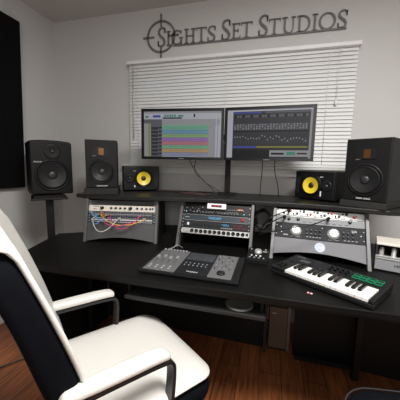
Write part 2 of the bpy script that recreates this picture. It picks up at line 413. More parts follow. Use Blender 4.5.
# keyboard tray
tr = MB().box(-.618-DX, .012-DX, -1.084-DY, -.70-DY, .628, .640, DESKE)
tr.build('keyboard_tray', desk, bevel=.003)
MB().box(-.618-DX, .012-DX, -1.094-DY, -1.085-DY, .626, .645, DESKE).build('tray_lip', desk, bevel=.004)
for x in (-.610, -.004): MB().box(x-.006-DX, x+.006-DX, -1.06-DY, -.72-DY, .6403, .7118, MBLACK).build('tray_rail', desk)
o = MB().lathe([(.050, 0), (.060, .004), (.060, .009), (.050, .011), (.043, .007), (.02, .005)], MOUSEPAD, n=32).build('coaster_dish', loc=(-.10, -1.022, .6402))
tag(o, 'round dull grey dish lying on the tray under the desk front', 'dish')

# ------------------------------------------------------------ raised shelf
shf = [(-1.245, -.635), (-1.16, -.66), (-1.04, -.665), (-.904, -.645), (-.658, -.595), (-.45, -.55), (-.231, -.525), (0, -.522), (.2, -.528), (.33, -.548), (.48, -.595), (.58, -.625), (.64, -.615), (.685, -.57), (.70, -.50)]
shb = [(.745, -.36), (.45, -.13), (0, -.10), (-.6, -.10), (-.98, -.14), (-1.315, -.44)]
SHELFZ = 1.035
b = MB().prism([(x+.3, y+.4) for x, y in shf+shb], 0, .025, SHELF)
o = b.build('riser_shelf', bevel=.004, loc=(-.3, -.4, 1.010))
tag(o, 'curved dark monitor shelf resting on the three rack frames', 'shelf')

# ------------------------------------------------------------ racks and rack gear
RU = .0445
def rack(cx, cy, ang, lean, width, label, H=.27, back=.30, lower=None, lower_h=.08, rear=True, z0=.004):
    t = thing('rack_frame', label, 'rack', (cx, cy, .7403), R(ang), 'angled rack frames on the desk')
    hw = width/2
    for sx in (-1, 1):
        x0 = sx*hw-(.018 if sx > 0 else 0)
        sp_ = MB().prism([(.036, 0), (back, 0), (back, H), (lean+.034, H)], x0+.001, x0+.017, MBLACK, 'yz').build('side_panel', t)
        MB().prism([(-.012, 0), (.0355, 0), (lean+.0335, H), (lean-.014, H)], x0, x0+.018, RGREY, 'yz').build('front_edge', sp_, bevel=.002)
    MB().box(-hw+.0185, hw-.0185, back-.012, back-.002, .0, H, MBLACK).build('rear_panel', t)
    tilt = math.atan2(lean, H)
    Ml = Matrix.Rotation(-tilt, 4, 'X')
    if lower:
        w2 = hw-.0185; pts = [(-w2, lower_h), (-w2, z0)]
        for i in range(11):
            q = i/10; pts.append((-w2+2*w2*q, z0+.026*math.sin(PI*q)))
        pts += [(w2, lower_h)]
        MB().prism(pts, .002, .008, lower, 'xz', M=Ml).build('lower_panel', t)
    return t, tilt
def unit(rk, tilt, z, h, w, name, label, cat, depth, face):
    """rack-mounted unit: empty placed on the rack's leaning face"""
    rot = rk.rotation_euler.z
    M = Matrix.Translation(rk.location) @ Matrix.Rotation(rot, 4, 'Z') @ Matrix.Rotation(-tilt, 4, 'X')
    p = M @ Vector((0, 0, z))
    t = thing(name, label, cat, p, rot=(M.to_euler()), group=None)
    MB().box(-w/2, w/2, 0, .004, .0008, h-.0008, face).build('face_plate', t, bevel=.0008)
    MB().box(-w/2+.012, w/2-.012, .0042, depth, .002, h-.002, MBLACK).build('chassis', t)
    for sx in (-1, 1):
        sc = MB()
        for zz in (h*.22, h*.78): sc.lathe([(.0035, 0), (.0035, .002)], SILV, (sx*(w/2-.007), 0, zz), 'y', 8)
        sc.build('mounting_screws', t)
    return t
def knob(parent, x, z, r, m, d=.014, name='knob', cap=None):
    b = MB().lathe([(r*1.1, 0), (r*1.1, d*.15), (r, d*.2), (r*.92, d), (r*.6, d*1.02)], m, (x, 0, z), 'y', 16)
    b.box(x-r*.08, x+r*.08, -d*1.05, -d*.95, z+r*.1, z+r*.85, WHITEP if m is not FWHITE and m is not SILV else FBLK)
    if cap: b.lathe([(r*.55, d), (r*.5, d*1.15)], cap, (x, 0, z), 'y', 16)
    return b.build(name, parent)
def dots(parent, name, pts, r, m, d=.003, n=10):
    b = MB()
    for x, z in pts: b.lathe([(r, 0), (r, d)], m, (x, 0, z), 'y', n)
    return b.build(name, parent)
def marks(parent, name, rects, m, y=-.0006):
    b = MB()
    for x0, x1, z0, z1 in rects: b.box(x0, x1, y, 0, z0, z1, m)
    return b.build(name, parent)

# ---- left rack
rL, tL = rack(-.905, -.66, 12.5, .062, .475, 'grey rack frame on the left with patchbays and coloured patch cables', lower=RPAN, lower_h=.122)
fw = .436
u = unit(rL, tL, .237, .031, fw, 'vent_panel', 'dark perforated vent panel topmost in the left rack', 'panel', .03, RDARK)
u = unit(rL, tL, .196, .040, fw, 'line_mixer', 'cream fronted rack unit with a row of dark knobs in the left rack', 'rack unit', .16, FCREAM)
for x in (-.13, .055): knob(u, x, RU/2, .0105, FBLK)
for x in (-.07, -.04, -.01, .02, .10, .13, .16, .185): knob(u, x, RU/2, .0065, FBLK, .011)
marks(u, 'lettering', [(-.19, -.15, .03, .034), (-.19, -.165, .012, .016), (.195, .205, .015, .03)], FNAVY)
patch_units = []
for i, z in enumerate((.161, .126)):
    u = unit(rL, tL, z, .0345, fw, 'patchbay', ('dark blue patchbay directly below the cream rack unit', 'dark blue patchbay with white strips, lowest unit of the left rack')[i], 'patchbay', .12, FNAVY)
    marks(u, 'label_strip', [(-.195, .195, .0155, .0185)] if i == 0 else [(-.20, .20, .0145, .0195), (-.2, .2, .001, .0035)], GREYP if i == 0 else WHITEP)
    for row, z2 in enumerate((.0260, .0085)):
        for k in range(24):
            x = -.19+k*.0165
            b = MB().lathe([(.0056, 0), (.0056, .0025), (.0044, .003), (.004, .0005)], GREYP if i == 0 else SILV, (x, 0, z2), 'y', 8)
            b.lathe([(.0042, .0006), (.0042, .0033)], FBLK, (x, 0, z2), 'y', 8)
            b.build('jack_socket', u)
    patch_units.append(u)

# ---- middle rack
rM, tM = rack(-.312, -.620, 0, .112, .462, 'grey rack frame in the middle of the desk under the monitors', lower=None)
H0 = .288
u = unit(rM, tM, .214, .066, .424, 'preamp_unit', 'black rack unit with small white display box, topmost in the middle rack', 'rack unit', .16, FBLK)
knobs = [(-.165, .014), (-.15, .032), (-.085, .036), (-.105, .014)]
for x, z in knobs: knob(u, x, z, .0068, FCHAR, .012)
dots(u, 'indicator_lights', [(-.19, .02), (-.19, .036), (-.12, .02), (-.112, .03)], .002, WHITEP)
dots(u, 'blue_lights', [(.172, .012), (-.19, .012)], .0022, LEDB)
dots(u, 'orange_lights', [(.135, .04), (.143, .04), (.151, .04), (.159, .04)], .0025, LEDO)
for k in range(14): knob(u, -.14+.0+k*.0195+(.02 if k > 6 else 0), .011, .0045, CTRL, .008)
for k in range(8): knob(u, .075+k*.013, .033, .004, CTRL, .008)
marks(u, 'lettering', [(-.06+.02*k, -.048+.02*k, .019, .021) for k in range(10)], GREYP)
marks(u, 'display', [(.04, .085, .004, .02)], CTLCD)
cb = thing('clock_display', 'small white box with red display in the top of the middle rack', 'display box', (0, 0, 0))
M = Matrix.Translation(rM.location) @ Matrix.Rotation(-tM, 4, 'X')
cb.location = M @ Vector((.004, -.0045, .246)); cb.rotation_euler = M.to_euler()
MB().box(-.058, .058, -.022, 0, 0, .033, FWHITE).build('case', cb, bevel=.002)
MB().box(-.032, .032, -.0235, -.0222, .010, .024, FBLK).build('display_window', cb)
text('digits', '48.0 kHz', .012, REDM, cb, 0, -.0242, .017)
u = unit(rM, tM, .168, RU, .424, 'interface_unit', 'slate rack unit with large blue lettering in the middle rack', 'rack unit', .2, FSLATE)
text('lettering', 'TASCAM', .021, BLUEL, u, -.005, -.0008, .023)
dots(u, 'power_button', [(.165, .024)], .010, REDK, .004, 14)
marks(u, 'trim_lines', [(-.2, .2, .003, .0045), (-.2, .2, .040, .0415), (-.195, -.165, .02, .024)], GREYP)
u = unit(rM, tM, .124, .043, .424, 'channel_unit', 'black rack unit with blue wordmark and rows of buttons in the middle rack', 'rack unit', .2, FCHAR)
for k in range(8): MB().box(-.135+k*.024, -.118+k*.024, -.004, 0, .014, .030, FBLK).build('button', u, bevel=.001)
MB().box(-.176, -.163, -.005, 0, .012, .032, WHITEP).build('switch', u, bevel=.001)
text('lettering', 'MOTU', .016, BLUEL, u, .062, -.0008, .028)
marks(u, 'small_print', [(.04+.012*k, .049+.012*k, .008, .012) for k in range(6)], GREYP)
dots(u, 'indicator_lights', [(.12+.011*k, .03) for k in range(5)]+[(.12+.011*k, .016) for k in range(7)], .0025, REDK)
u = unit(rM, tM, .088, .0345, .424, 'input_panel', 'silver panel with a row of black sockets, lowest in the middle rack', 'rack unit', .1, SILV)
for k in range(12):
    MB().lathe([(.0115, 0), (.0115, .003), (.009, .0032), (.0085, .001)], FBLK, (-.140+k*.0285, 0, .0175), 'y', 16).build('socket', u)
MB().box(.19, .205, -.002, 0, .01, .026, FBLK).build('switch', u)

# ---- right rack
rR, tR = rack(.262, -.668, -4.5, .160, .488, 'grey rack frame at the right with silver lower panel and glowing badge', lower=RSIL, lower_h=.1255, back=.30, z0=.030)
S_ = .27/math.cos(tR)
fw = .45
u = unit(rR, tR, .2595, .038, fw, 'channel_strip', 'white rack module with red and black knobs, topmost in the right rack', 'rack unit', .08, FWHITE)
for k in range(11):
    x = -.185+k*.036
    knob(u, x, .027 if k % 2 else .013, .0062, REDK if k % 3 == 1 else FBLK, .012)
for k in range(9): knob(u, -.167+k*.036, .027 if k % 2 == 0 else .012, .004, FCHAR, .01)
marks(u, 'lettering', [(-.17+.036*k, -.155+.036*k, .003+.0, .006) for k in range(10)]+[(.17, .19, .018, .022)], FCHAR)
u = unit(rR, tR, .2140, RU, fw, 'dynamics_unit', 'light grey rack unit with slotted front in the right rack', 'rack unit', .10, FLGREY)
for x, z in ((-.155, .024), (-.105, .024), (.155, .03)): knob(u, x, z, .008, FBLK, .014)
marks(u, 'lettering', [(-.08+.03*k, -.062+.03*k, .010, .0125) for k in range(8)]+[(-.03, .06, .028, .030)], FCHAR)
MB().box(-.19, .19, -.003, 0, .0385, .0415, FWHITE).build('ridge', u)
u = unit(rR, tR, .1265, .087, fw, 'stereo_preamp', 'dark grey double height preamp with two large silver knobs in the right rack', 'rack unit', .12, FCHAR)
for x in (-.115, .075): knob(u, x, .042, .028, SILV, .024, 'volume_knob')
for cx in (-.035, .155-.01):
    for r_ in range(2):
        for k in range(4):
            if cx > .1 and k > 2: continue
            knob(u, cx-.022+k*.022, .030+r_*.022, .0048, FBLK, .010)
marks(u, 'lettering', [(-.06+.016*k, -.05+.016*k, .014, .017) for k in range(5)]+[(.125+.018*k, .135+.018*k, .012, .015) for k in range(4)]+[(-.18, -.155, .014, .019), (-.14, -.09, .009, .011), (.05, .1, .009, .011)], GREYP)
text('badge', 'UA', .018, WHITEP, u, .175, -.0008, .066)
dots(u, 'indicator_lights', [(-.195, .06), (-.19, .03), (.205, .045), (.02, .07)], .003, WHITEP)
# glowing badge on lower panel
lp = [c for c in rR.children if c.name.startswith('lower_panel')][0]
Ml = Matrix.Rotation(-tR, 4, 'X')
bg = MB().lathe([(.028, 0), (.028, .002), (.024, .0022)], mat('badge_disc', (.34, .37, .44), .45, emit=.10), (0.01, 0.002, .088), 'y', 28, M=Ml).build('badge', rR)
bg['label'] = 'softly glowing round badge'
gl = MB(); gl.tube([Ml @ Vector((.01+.020*math.cos(a*PI/12), -.0012, .088+.020*math.sin(a*PI/12))) for a in range(25)], .0013, GLOW, 6)
gl.tube([Ml @ Vector(p) for p in ((.0, -.0012, .078), (.004, -.0012, .100), (.003, -.0012, .088), (.009, -.0012, .092), (.010, -.0012, .080))], .002, GLOW, 6)
gl.tube([Ml @ Vector(p) for p in ((.014, -.0012, .074), (.017, -.0012, .093), (.024, -.0012, .090), (.021, -.0012, .082), (.016, -.0012, .082))], .002, GLOW, 6)
gl.build('emblem', bg)

# ------------------------------------------------------------ patch cables in left rack
def rackpt(rk, tilt, x, z, out=0):
    M = Matrix.Translation(rk.location) @ Matrix.Rotation(rk.rotation_euler.z, 4, 'Z') @ Matrix.Rotation(-tilt, 4, 'X')
    return M @ Vector((x, -out, z))
CC = {n: mat('cable_'+n, c, .45) for n, c in dict(yellow=(.75, .50, .05), pink=(.70, .06, .25), white=(.6, .58, .55), blue=(.10, .30, .60), cyan=(.15, .45, .6), orange=(.7, .22, .03), purple=(.25, .08, .35)).items()}
CABL = mat('cable_black', (.010, .010, .010), .5)
CABG = mat('cable_grey', (.28, .27, .26), .5)
def patch(colr, x0, z0, x1, z1, sag, out=.045, lab=''):
    pts = []
    a = (x0, z0, .004); b_ = (x1, z1, .004)
    n = 16
    for i in range(n+1):
        t = i/n; x = x0+(x1-x0)*t; z = z0+(z1-z0)*t-sag*(1-(2*t-1)**4)*.999 if False else z0+(z1-z0)*t-sag*math.sin(PI*t)**.8
        o_ = .028+out*math.sin(PI*t)**.6
        pts.append(rackpt(rL, tL, x, z, o_))
    t_ = thing('patch_cable', lab, 'cable', pts[0], group='coloured patch cables in the left rack')
    o0 = Vector(t_.location)
    pts = [p-o0 for p in pts]
    MB().tube(pts, .0024, CC[colr], 7).build('cord', t_)
    for (x, z, pp) in ((x0, z0, pts[0]), (x1, z1, pts[-1])):
        q = rackpt(rL, tL, x, z, .0036)-o0
        MB().tube([q, pp], .0045, CC[colr], 8).build('plug', t_)
ux = lambda k: -.19+k*.0165
patch('white', ux(1), .152, ux(11), .152,   .085, .066, 'white patch cable hanging in a wide loop at the left of the patchbay')
patch('yellow', ux(4), .1695, ux(21), .152, .052, .034, 'long yellow patch cable sagging across the left rack')
patch('pink', ux(5), .1345, ux(17), .1345, .030, .052, 'pink patch cable sagging just below the yellow one')
patch('pink', ux(7), .152, ux(19), .1695, .075, .015, 'second pink patch cable reaching the upper patchbay row at right')
patch('blue', ux(2), .1695, ux(6), .1345, .012, .03, 'short blue patch cable at the left end of the patchbays')
patch('cyan', ux(0), .187, ux(5), .152, .01, .03, 'pale cyan patch cable rising to the top left patchbay socket')
patch('orange', ux(4), .187, ux(6), .1695, .018, .02, 'short orange patch cable curled at the upper left patchbay')
patch('purple', ux(8), .1695, ux(10), .1345, .012, .03, 'short purple patch cable between the two patchbays')
patch('blue', ux(1), .1345, ux(4), .1345, .022, .02, 'small blue patch loop on the lowest left sockets')

def cable(label, pts, r=.003, m=CABL, name='cable', group=None, n=8, cat='cable'):
    P = smoothpath(pts, n); o0 = P[0].copy()
    o = MB().tube([p-o0 for p in P], r, m, 7).build(name, loc=o0)
    return tag(o, label, cat, group)

# black leads plugged into right rack
P = lambda x, z, o=0: tuple(rackpt(rR, tR, x, z, o))
def lead(label, x, z, pts):
    o0 = Vector(P(x, z-.005, .006)); t_ = thing('audio_lead', label, 'cable', o0, group='black leads plugged into the right rack')
    a = Vector(P(x, z-.005, .0165)); c = Vector(P(x, z-.005, .046))
    MB().tube([a-o0, c-o0], .0085, PLAST, 10).build('plug', t_)
    MB().tube([p-o0 for p in smoothpath([c]+pts, 8)], .0032, CABL, 7).build('cord', t_)
lead('black lead plugged in at the top left of the right rack', -.158, .280, [(.02, -.68, .975), (-.02, -.62, .92), (-.04, -.50, .85), (-.05, -.42, .80)])
lead('black lead plugged in below the top one in the right rack', -.180, .240, [(.0, -.70, .94), (-.035, -.64, .90), (-.05, -.52, .86), (-.05, -.45, .84)])
lead('black lead crossing the light grey unit to its middle', .045, .248, [(.22, -.72, .96), (.10, -.745, .935), (.005, -.72, .90), (-.04, -.62, .86), (-.055, -.50, .82)])

# coiled black cables hanging between middle and right racks
for i, (cx, cy, cz, rx, rz, k, lb) in enumerate(((-.035, -.40, .905, .050, .062, 4, 'thick coil of black cable hanging between the middle and right racks'), (-.030, -.45, .915, .040, .05, 3, 'smaller front coil of black cable beside the middle rack'))):
    pts = []
    for j in range(24*k+1):
        a = 2*PI*j/24; pts.append((cx+rx*math.cos(a)*(1+.08*math.sin(j*.9)), cy+.006*(j/24-k/2)*2+.004*math.sin(j), cz+rz*math.sin(a)*(1+.07*math.cos(j*1.3))))
    o0 = Vector(pts[0]); o = MB().tube([Vector(p)-o0 for p in pts], .0042, CABL, 6).build('coiled_cable', loc=o0)
    tag(o, lb, 'cable', 'coiled cables beside the middle rack')

# ------------------------------------------------------------ speakers
def place(front_center, rot, depth):
    """location for an object whose front face is at local y=-depth/2"""
    a = R(rot); return (front_center[0]-math.sin(a)*depth/2, front_center[1]+math.cos(a)*depth/2)
def cone_profile(r): return [(r*1.12, 0), (r*1.12, .004), (r*1.04, .006), (r, .005), (r*.94, .009), (r*.86, .004), (r*.80, -.004), (r*.32, -.022)]
def woofer(parent, x, y, z, r, cone=CONE, ring=PLAST, cap=CONEG, surround=RUBB):
    w_ = MB().lathe([(r*1.14, 0), (r*1.14, .004), (r*1.08, .0065), (r*1.0, .006), (r*.985, .001)], ring, (x, y, z), 'y', 40).build('woofer', parent)
    MB().lathe([(r*.99, .001), (r*.97, .009), (r*.91, .013), (r*.85, .0125), (r*.81, .001)], surround, (x, y, z), 'y', 40).build('surround', w_)
    # concave dish cone standing inside a raised basket
    MB().lathe([(r*.84, .0115), (r*.60, .0065), (r*.34, .0020), (r*.30, .0012)], cone, (x, y, z), 'y', 40, cap0=False).build('cone', w_)
    MB().lathe([(r*.30, .0013), (r*.27, .005), (r*.18, .008), (r*.05, .009)], cap, (x, y, z), 'y', 24).build('dust_cap', w_)
    return w_
def adam(label, fc, rot, W_, H_, Dp, z, flip=1):
    x, y = place(fc, rot, Dp)
    t = thing('studio_monitor_speaker', label, 'speaker', (x, y, z), R(rot))
    c = .028*W_/.21; yf = -Dp/2
    # front outline with chamfered upper corners
    pr = [(-W_/2, 0), (W_/2, 0), (W_/2, H_), (-W_/2, H_)]
    MB().prism([(-W_/2, 0), (W_/2, 0), (W_/2, H_), (-W_/2, H_)], yf+.012, Dp/2, VINYL, 'xz').build('cabinet', t, bevel=.003)
    cc = .02; bp = [(-W_/2+.001, .001), (W_/2-.001, .001), (W_/2-.001, H_*.60), (W_/2-cc, H_*.755), (W_/2-cc, H_-.001), (-W_/2+cc, H_-.001), (-W_/2+cc, H_*.755), (-W_/2+.001, H_*.60)]
    vs = []; 
    MB().prism([(-W_/2+.001, .001), (W_/2-.001, .001), (W_/2-.001, H_-.001), (-W_/2+.001, H_-.001)], yf, yf+.0118, VINYL, 'xz').build('baffle', t, bevel=.004)
    woofer(t, 0, yf-.0002, H_*.345, W_*.355, CONE)
    tw = MB().prism([(-.040, -.026), (.040, -.026), (.048, 0), (.040, .030), (-.040, .030), (-.048, 0)], -.004, 0, PLAST, 'xz', M=Matrix.Translation((0, yf-.0002, H_*.755))).build('tweeter_plate', t)
    rb_ = MB()
    for k in range(9): rb_.box(-.0145+k*.0033, -.0145+k*.0033+.0022, yf-.0065, yf-.0044, H_*.755-.020, H_*.755+.022, GOLD)
    rb_.box(-.0155, .0155, yf-.0052, yf-.0044, H_*.755-.021, H_*.755+.023, GOLD); rb_.build('ribbon_tweeter', tw)
    text('lettering', 'ADAM AUDIO', .011, WHITEP, t, 0, yf-.0006, H_*.045)
    marks_ = MB().box(-.052, -.030, yf-.0008, yf, H_*.665, H_*.675, GREYP); marks_.build('control_mark', t)
    return t
def pad(label, fc, rot, W_, Dp, h):
    x, y = place(fc, rot, Dp)
    t = thing('isolation_pad', label, 'speaker pad', (x, y, SHELFZ+.0003), R(rot), 'foam pads under the tall speakers')
    MB().prism([(-Dp/2, 0), (Dp/2, 0), (Dp/2, h), (-Dp/2+.004, h)], -W_/2, W_/2, FOAM, 'yz').build('foam_block', t, bevel=.003)
    return t
PH = .042
adam('tall black studio speaker with gold ribbon tweeter on the left end of the shelf', (-1.068, -.60), 31, .198, .312, .26, SHELFZ+PH+.0008)
pad('dark foam pad under the left tall speaker', (-1.066, -.615), 28, .210, .26, PH)
adam('tall black studio speaker with gold ribbon tweeter on the right end of the shelf', (.475, -.560), -37, .21, .325, .27, SHELFZ+PH*.8+.0008)
pad('dark foam pad under the right tall speaker', (.468, -.566), -37, .222, .27, PH*.8)

CAPB = mat('cap_brown', (.03, .012, .008), .4)
def krk(label, fc, rot, W_, H_, Dp, s):
    """small speaker lying on its side; s=+1 tweeter at local left"""
    x, y = place(fc, rot, Dp)
    t = thing('nearfield_speaker', label, 'speaker', (x, y, SHELFZ+.006), R(rot), 'small yellow coned speakers on the shelf')
    yf = -Dp/2
    MB().box(-W_/2, W_/2, yf+.014, Dp/2, 0, H_, VINYL).build('cabinet', t, bevel=.008, seg=3)
    MB().box(-W_/2+.002, W_/2-.002, yf-.0, yf+.0138, .002, H_-.002, PLAST2).build('baffle', t, bevel=.012, seg=4)
    wd = woofer(t, s*.015, yf-.0002, H_*.50, .060, YEL, PLAST2, CAPB, RUBB)
    MB().lathe([(.033, 0), (.033, .004), (.024, .005), (.016, .002)], PLAST, (-s*W_*.315, yf-.0002, H_*.50), 'y', 24).build('tweeter_plate', t)
    MB().lathe([(.013, .004), (.011, .009), (.004, .012)], CONEG, (-s*W_*.315, yf-.0002, H_*.50), 'y', 18).build('tweeter_dome', t)
    MB().prism(rrect(.022, H_*.62, .010), -.001, .0008, FBLK, 'xz', M=Matrix.Translation((s*W_*.41, yf, H_*.5))).build('bass_port', t)
    text('lettering', 'KRK', .010, WHITEP, t, -s*W_*.185, yf-.0008, H_*.80)
    MB().box(-s*W_*.185-.004, -s*W_*.185+.004, yf-.0012, yf, H_*.14, H_*.32 if s < 0 else H_*.22, WHITEP).build('badge', t)
    for px, py in ((-W_/2+.03, yf+.04), (W_/2-.03, yf+.04), (-W_/2+.03, Dp/2-.03), (W_/2-.03, Dp/2-.03)):
        MB().lathe([(.010, 0), (.010, .0062)], RUBB, (px, py, -.006), 'z', 10).build('foot', t)
    return t
krk('small sideways black speaker with yellow cone left of the monitors', (-.935, -.305), 33, .27, .183, .20, 1)
krk('small sideways black speaker with yellow cone right of the monitors', (.262, -.345), -38, .262, .177, .17, -1)

# large speaker on stand at left
def mackie():
    fc = (-1.475, -.585); rot = 53; W_, H_, Dp = .262, .378, .28; z = 1.0
    x, y = place(fc, rot, Dp)
    t = thing('studio_monitor_speaker', 'large black two way speaker on the floor stand left of the desk', 'speaker', (x, y, z+.0135), R(rot))
    yf = -Dp/2
    # cabinet with gently arched top
    pts = [(-W_/2, 0), (W_/2, 0), (W_/2, H_-.014)]+[(W_/2*math.cos(PI*k/10), H_-.014+.014*math.sin(PI*k/10)) for k in range(1, 10)]+[(-W_/2, H_-.014)]
    MB().prism(pts, yf+.022, Dp/2, VINYL, 'xz').build('cabinet', t, bevel=.006, seg=3)
    k2 = [(a*.985, .004+c*.98) for a, c in pts]
    MB().prism(k2, yf, yf+.0218, VINYL, 'xz').build('baffle', t, bevel=.012, seg=4)
    woofer(t, 0, yf-.0002, H_*.36, .098, CONE)
    wg = MB().lathe([(.052, 0), (.052, .003), (.047, .004), (.030, .001)], PLAST2, (.005, yf-.0002, H_*.79), 'y', 32).build('waveguide', t)
    MB().lathe([(.014, .001), (.012, .007), (.004, .010)], CONEG, (.005, yf-.0002, H_*.79), 'y', 18).build('tweeter_dome', wg)
    text('lettering', 'MACKIE', .014, WHITEP, t, -.085, yf-.0006, H_*.60)
    st = thing('speaker_stand', 'black column speaker stand behind the left end of the desk', 'stand', (-1.500, -.60, 0), R(47))
    MB().box(-.11, .11, -.10, .14, .985, .998, MBLACK).build('top_plate', st, bevel=.004)
    MB().box(-.09, .09, -.08, .12, .9985, 1.0130, RUBB).build('top_pad', st)
    MB().box(-.024, .024, -.024, .024, .012, .9848, MBLACK).build('column', st, bevel=.004)
    MB().box(-.07, .12, -.06, .22, 0, .0118, MBLACK).build('base_plate', st, bevel=.004)
mackie()

# ------------------------------------------------------------ monitors
def rect(mb, x0, x1, z0, z1, m, y): mb.add([(x0, y, z0), (x1, y, z0), (x1, y, z1), (x0, y, z1)], [(0, 1, 2, 3)], m)
def sc(name, c, e=.32): 
    m = mat('screen_'+name, c, .5, emit=e, spec=.2); m.node_tree.nodes['Principled BSDF'].inputs['Base Color'].default_value = (c[0]*.1, c[1]*.1, c[2]*.1, 1); return m
sG, sL, sD, sK = sc('grey', (.42, .43, .46)), sc('light', (.62, .64, .72)), sc('dark', (.045, .045, .055)), sc('black', (.008, .008, .01))
sMid = sc('mid', (.16, .16, .19)); sBl = sc('blue', (.08, .10, .55)); sYl = sc('yellow', (.35, .33, .06)); sGn = sc('greenish', (.08, .35, .25))
trk = [sc('t0', (.22, .55, .42)), sc('t1', (.20, .42, .62)), sc('t2', (.32, .52, .25)), sc('t3', (.42, .22, .62)), sc('t4', (.62, .25, .30)), sc('t5', (.25, .55, .35)), sc('t6', (.62, .42, .20)), sc('t7', (.36, .38, .55))]
def monitor(label, cx, cy, cz, rot, W_, H_, which):
    t = thing('computer_monitor', label, 'monitor', (cx, cy, cz), R(rot))
    bz = .018
    fr = MB().box(-W_/2, W_/2, -.0, .006, -H_/2, -H_/2+bz, PLAST2); fr.box(-W_/2, W_/2, 0, .006, H_/2-bz, H_/2, PLAST2)
    fr.box(-W_/2, -W_/2+bz, 0, .006, -H_/2+bz, H_/2-bz, PLAST2); fr.box(W_/2-bz, W_/2, 0, .006, -H_/2+bz, H_/2-bz, PLAST2)
    fr.build('bezel', t)
    MB().box(-W_/2, W_/2, .0062, .022, -H_/2, H_/2, PLAST).build('housing', t, bevel=.003)
    MB().box(-W_*.3, W_*.3, .0222, .045, -H_*.3, H_*.3, PLAST).build('rear_bulge', t, bevel=.008)
    text('lettering', 'SAMSUNG' if which else 'SAMSUNG', .008, GREYP, t, 0, -.0006, -H_/2+.0065)
    w_, h_ = W_/2-bz, H_/2-bz; s = MB(); Y = .0055
    def r_(a, b_, c, d, m, l=1): rect(s, -w_+a*2*w_, -w_+b_*2*w_, -h_+(1-d)*2*h_, -h_+(1-c)*2*h_, m, Y-.0003*l)
    if which == 0:
        r_(0, 1, 0, 1, sL, 0); r_(0, 1, 0, .045, sG); r_(0, 1, .17, .26, sMid); r_(0, .09, .26, 1, sG); r_(.06, .08, .26, 1, sYl, 2); r_(.09, .24, .26, 1, sMid)
        r_(.24, .985, .17, .30, sG, 2)
        r_(.02, .06, .09, .14, sGn); r_(.12, .22, .08, .13, sBl); 
        for k in range(5): r_(.27+k*.032, .295+k*.032, .07, .12, sGn, 2)
        r_(.45, .52, .08, .12, sGn); r_(.65, .67, .06, .13, sK); r_(.25, .50, .13, .16, sK)
        r_(.24, .86, .30, .35, trk[5])
        n = 8; z = .33
        for k in range(n):
            hh = .082; r_(.24, .84, z, z+hh-.008, trk[k]); r_(.24, .84, z+hh-.008, z+hh, sMid)
            r_(.10, .19, z+.01, z+hh-.015, sD, 2); r_(.20, .235, z+.01, z+hh*.5, sK, 2)
            x = .34
            while x < .78:
                d = random.uniform(.008, .03); r_(x, x+d, z+hh*.38, z+hh*.48, sMid, 2); x += d+random.uniform(.005, .02)
            z += hh
        r_(.84, .93, .30, 1, sG); r_(.93, 1, .17, 1, sL, 2); r_(.955, .96, .17, 1, sMid, 3)
    else:
        r_(0, 1, 0, 1, sD, 0); r_(0, 1, 0, .035, sL); r_(0, .07, .035, 1, sL); r_(.07, .42, .05, .075, sBl); r_(.42, .97, .05, .075, sMid); r_(.42, .46, .04, .10, sK)
        r_(.975, 1, .035, 1, sG)
        n = 26
        for k in range(n):
            x = .085+k*.0335
            r_(x, x+.026, .11, .16, sMid if k % 3 else sK, 2); r_(x, x+.028, .20, .27, sD, 2); r_(x, x+.026, .29, .42, sMid, 2)
            for q in range(3): r_(x+.006, x+.020, .30+q*.04, .315+q*.04, sG if (k+q) % 4 else sD, 3)
            r_(x+.011, x+.014, .50, .70, sK, 2); zz_ = .52+.12*random.random(); r_(x+.007, x+.018, zz_, zz_+.03, sG, 3); r_(x+.020, x+.024, .56+.1*random.random(), .70, sMid, 2)
        r_(.08, .37, .755, .79, sBl, 2); r_(.37, .96, .755, .785, sYl, 2); r_(.07, .97, .43, .46, sK)
        r_(.53, .98, .84, .97, sG, 2); r_(.55, .70, .89, .93, sK, 3); r_(.73, .83, .87, .94, sGn, 3); r_(.85, .96, .89, .92, sK, 3)
        r_(.07, .53, .82, 1, sK, 2)
    s.build('screen', t)
    return t
monitor('left black computer monitor showing coloured recording tracks', -.587, -.405, 1.442, 6, .562, .334, 0)
monitor('right black computer monitor showing a dark mixer window', -.030, -.385, 1.442, -1.5, .546, .333, 1)
mp_ = thing('monitor_stand', 'black post with crossbar holding both monitors on the shelf', 'monitor stand', (-.300, -.20, SHELFZ))
MB().box(-.07, .07, -.06, .05, .0003, .008, MBLACK).build('base_plate', mp_, bevel=.003)
MB().box(-.018, .018, -.018, .018, .008, .47, MBLACK).build('post', mp_, bevel=.003)
MB().box(-.30, .30, -.062, -.0185, .38, .42, MBLACK).build('crossbar', mp_, bevel=.003)
for x in (-.287, .283): MB().box(x-.045, x+.045, -.150 if x < 0 else -.1385, -.0625, .355, .445, MBLACK).build('mount_plate', mp_)

